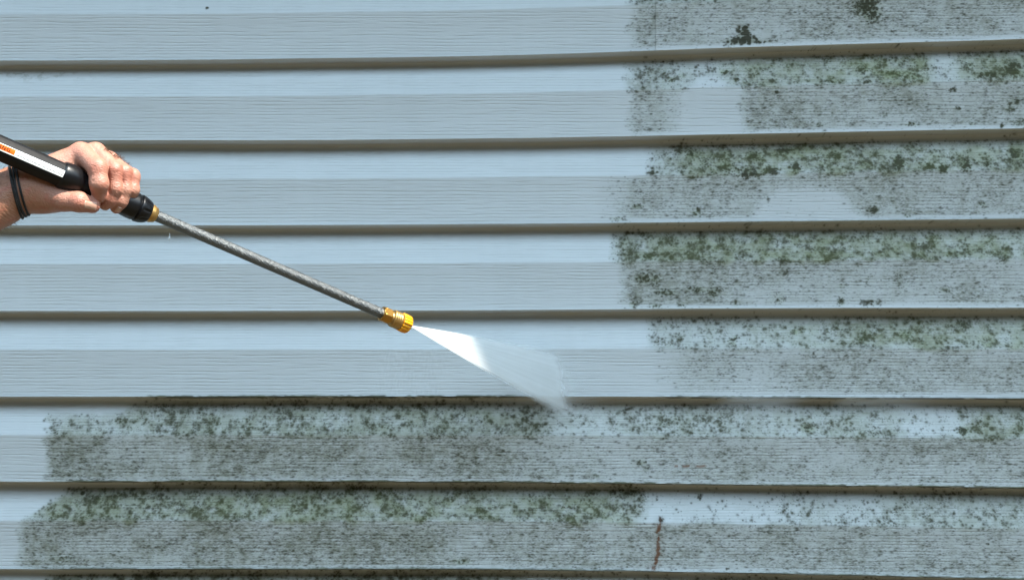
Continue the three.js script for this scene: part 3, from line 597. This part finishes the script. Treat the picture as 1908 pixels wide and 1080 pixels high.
// fine hair on the forearm and the backs of the fingers
{
  const g = new THREE.ConeGeometry(.00016, 1, 4, 1); g.translate(0, .5, 0);
  const N = 520, im = new THREE.InstancedMesh(g, std([.16, .10, .06], .5), N), m = new THREE.Matrix4(), q = new THREE.Quaternion();
  for (let i = 0; i < N; i++) {
    const arm = i < 330; let from, dir;
    if (arm) { const t = rnd(), c = J(lerp(-60, 34, t), lerp(405, 352, t), -34, 0).p, a = rnd() * 6.28; dir = V((rnd() - .5) * .4, Math.sin(a), Math.cos(a)).normalize(); from = c.addScaledVector(dir, .07); }
    else { const t = rnd(); const c = J(lerp(185, 236, t), lerp(293, 318, t), -4 + 8 * (rnd() - .5), 0).p; dir = V(.35 + .3 * rnd(), 1, .5 * (rnd() - .3)).normalize(); from = c.addScaledVector(dir, .05); }
    const h = skin.hit(from, dir.clone().negate(), .08) ?? from, n = skin.grad(h), d = n.clone().addScaledVector(V(.7 + .5 * rnd(), (rnd() - .5) * .8, (rnd() - .5) * .8), arm ? .9 : .7).normalize();
    q.setFromUnitVectors(V(0, 1, 0), d); const len = arm ? .005 + .006 * rnd() : .003 + .004 * rnd();
    m.compose(h.addScaledVector(n, -.0003), q, V(1, len, 1)); im.setMatrixAt(i, m);
  }
  im.name = 'arm_hair'; im.userData.kind = 'stuff'; person.add(im);
}
shade(person);

// ───────────────────────── the jet of water
{
  const spray = new THREE.Group(); spray.name = 'water_spray';
  spray.userData = { label: 'white fan of water shooting from the yellow nozzle onto the siding', category: 'water spray' };
  const N = axisP(761); spray.position.copy(N); scene.add(spray);
  const top = at(1048, 648, .020).sub(N), bot = at(1078, 802, .020).sub(N), nrm = top.clone().cross(bot).normalize(); if (nrm.z < 0) nrm.negate();
  const TWs = 256, THs = 256, d = new Uint8Array(TWs * THs * 4);
  for (let j = 0; j < THs; j++) for (let i = 0; i < TWs; i++) {
    const a = (i + .5) / TWs, r = (j + .5) / THs, o = (j * TWs + i) * 4;
    const edge = ss(0, .05 + .16 * r, a) * ss(0, .04 + .22 * r, 1 - a), streak = .93 + .16 * (vn(a * 34, r * 1.6) - .5) + .14 * (vn(a * 11 + 9, r * 1.4) - .5), puff = .97 + .2 * (fbm(a * 5, r * 6) - .5);
    const al = edge * streak * puff * lerp(.88, .58, ss(.5, 1, r)) * lerp(1, .5, ss(.72, .95, a) * ss(.6, 1, r)) * (1 - ss(.88, 1.0, r + .07 * (fbm(a * 9, 4) - .5)));
    d[o] = d[o + 1] = d[o + 2] = 255; d[o + 3] = 255 * clamp(al * .85);
  }
  const tex = new THREE.DataTexture(d, TWs, THs, THREE.RGBAFormat); tex.magFilter = THREE.LinearFilter; tex.needsUpdate = true;
  const mat = new THREE.MeshPhysicalMaterial({ color: new THREE.Color().setRGB(.84, .87, .88), map: tex, transparent: true, roughness: 1, transmission: .4, thickness: 0, side: THREE.DoubleSide });
  const sheet = (sgn, spread) => {
    const n = 32, m = 24, pos = [], uv = [], idx = [];
    for (let j = 0; j <= m; j++) for (let i = 0; i <= n; i++) {
      const a = i / n, r = j / m, q = lerp(.5 - .5 * spread, .5 + .5 * spread, a), p = top.clone().lerp(bot, q).multiplyScalar(lerp(.004, 1, r));
      p.addScaledVector(nrm, sgn * (.0009 + .0045 * r * Math.sqrt(Math.max(0, 1 - (2 * a - 1) ** 2)))); p.y -= .006 * r * r * 0;
      pos.push(p.x, p.y, p.z); uv.push(a, r);
    }
    for (let j = 0; j < m; j++) for (let i = 0; i < n; i++) { const a = j * (n + 1) + i, b = a + 1, c = a + n + 1, e = c + 1; idx.push(a, b, c, b, e, c); }
    const g = new THREE.BufferGeometry(); g.setAttribute('position', new THREE.Float32BufferAttribute(pos, 3)); g.setAttribute('uv', new THREE.Float32BufferAttribute(uv, 2)); g.setIndex(idx); g.computeVertexNormals(); return g;
  };
  mesh('spray_sheet', sheet(1, 1), mat, spray); mesh('spray_sheet', sheet(-1, .97), mat, spray);
  { // mist drifting off along the boards to the right of where the jet lands
    const w = 512, h = 128, md = new Uint8Array(w * h * 4);
    for (let j = 0; j < h; j++) for (let i = 0; i < w; i++) {
      const u = i / w, v = j / h, o = (j * w + i) * 4, body = Math.exp(-Math.pow((v - .5) / .22, 2)) * ss(0, .06, u) * (1 - ss(.55, 1, u)), wisp = clamp((fbm(u * 7 + 3, v * 5 + u * 2) - .34) * 2.6) * (.5 + .7 * vn(u * 30 + v * 9, v * 22));
      md[o] = md[o + 1] = md[o + 2] = 255; md[o + 3] = 255 * clamp(.22 * body * wisp + .42 * Math.exp(-Math.pow(u / .07, 2) - Math.pow((v - .42) / .22, 2)) * (.4 + .8 * fbm(u * 40, v * 9)) * ss(0, .02, u) * ss(0, .15, v) * ss(0, .15, 1 - v));
    }
    const mt = new THREE.DataTexture(md, w, h, THREE.RGBAFormat); mt.magFilter = THREE.LinearFilter; mt.needsUpdate = true;
    const P = [], U = [], I = [], nx = 40, ny = 10;
    for (let i = 0; i <= nx; i++) for (let j = 0; j <= ny; j++) {
      const u = i / nx, v = j / ny, c = at(lerp(1015, 1900, u), lerp(735, 768, u) + lerp(-75, 75, v) * lerp(1.15, .7, u), .034 + .035 * Math.sin(u * 2.6) + .008 * Math.sin(v * 3.1)).sub(N);
      P.push(c.x, c.y, c.z); U.push(u, v);
    }
    for (let i = 0; i < nx; i++) for (let j = 0; j < ny; j++) { const a = i * (ny + 1) + j, b = a + 1, c = a + ny + 1, e = c + 1; I.push(a, b, c, b, e, c); }
    const g = new THREE.BufferGeometry(); g.setAttribute('position', new THREE.Float32BufferAttribute(P, 3)); g.setAttribute('uv', new THREE.Float32BufferAttribute(U, 2)); g.setIndex(I); g.computeVertexNormals();
    const m2 = mat.clone(); m2.map = mt; mesh('drifting_mist', g, m2, spray);
  }
  // drops thrown off round the jet and where it meets the wall
  const bead = new THREE.SphereGeometry(1, 8, 6), water = new THREE.MeshPhysicalMaterial({ color: 0xffffff, roughness: .05, transmission: 1, thickness: .001, ior: 1.33 });
  const M = 420, im = new THREE.InstancedMesh(bead, water, M), mm = new THREE.Matrix4();
  for (let i = 0; i < M; i++) {
    const far = i < 300, r = far ? .93 + .07 * rnd() : .2 + .8 * rnd(), q = rnd() * 1.2 - .1, p = top.clone().lerp(bot, q).multiplyScalar(r);
    if (far) p.add(V((rnd() + rnd() - .8) * .05, (rnd() + rnd() - 1) * .05, .006 + .03 * rnd() * rnd())); else p.add(V(0, (rnd() - .5) * .05 * r, (rnd() - .5) * .03));
    const s = .0002 + .0004 * rnd() ** 2; mm.makeScale(s, s, s).setPosition(p); im.setMatrixAt(i, mm);
  }
  im.name = 'flying_drops'; im.userData.kind = 'stuff'; spray.add(im);
  shade(spray);
  // a drip falling from the collar
  const pts = [[0, -.0022], [.0012, -.0018], [.0017, -.0006], [.0014, .0008], [.0008, .0026], [.0003, .0050], [0, .0075]];
  const drop = mesh('water_drop', lathe(pts, 20), water, scene); drop.position.copy(at(314.5, 444, axisP(300).z)); drop.rotation.z = -.12;
  drop.userData = { label: 'single clear water drop falling below the lance near the black collar', category: 'water drop' }; drop.castShadow = true;
}
renderer.render(scene, camera);
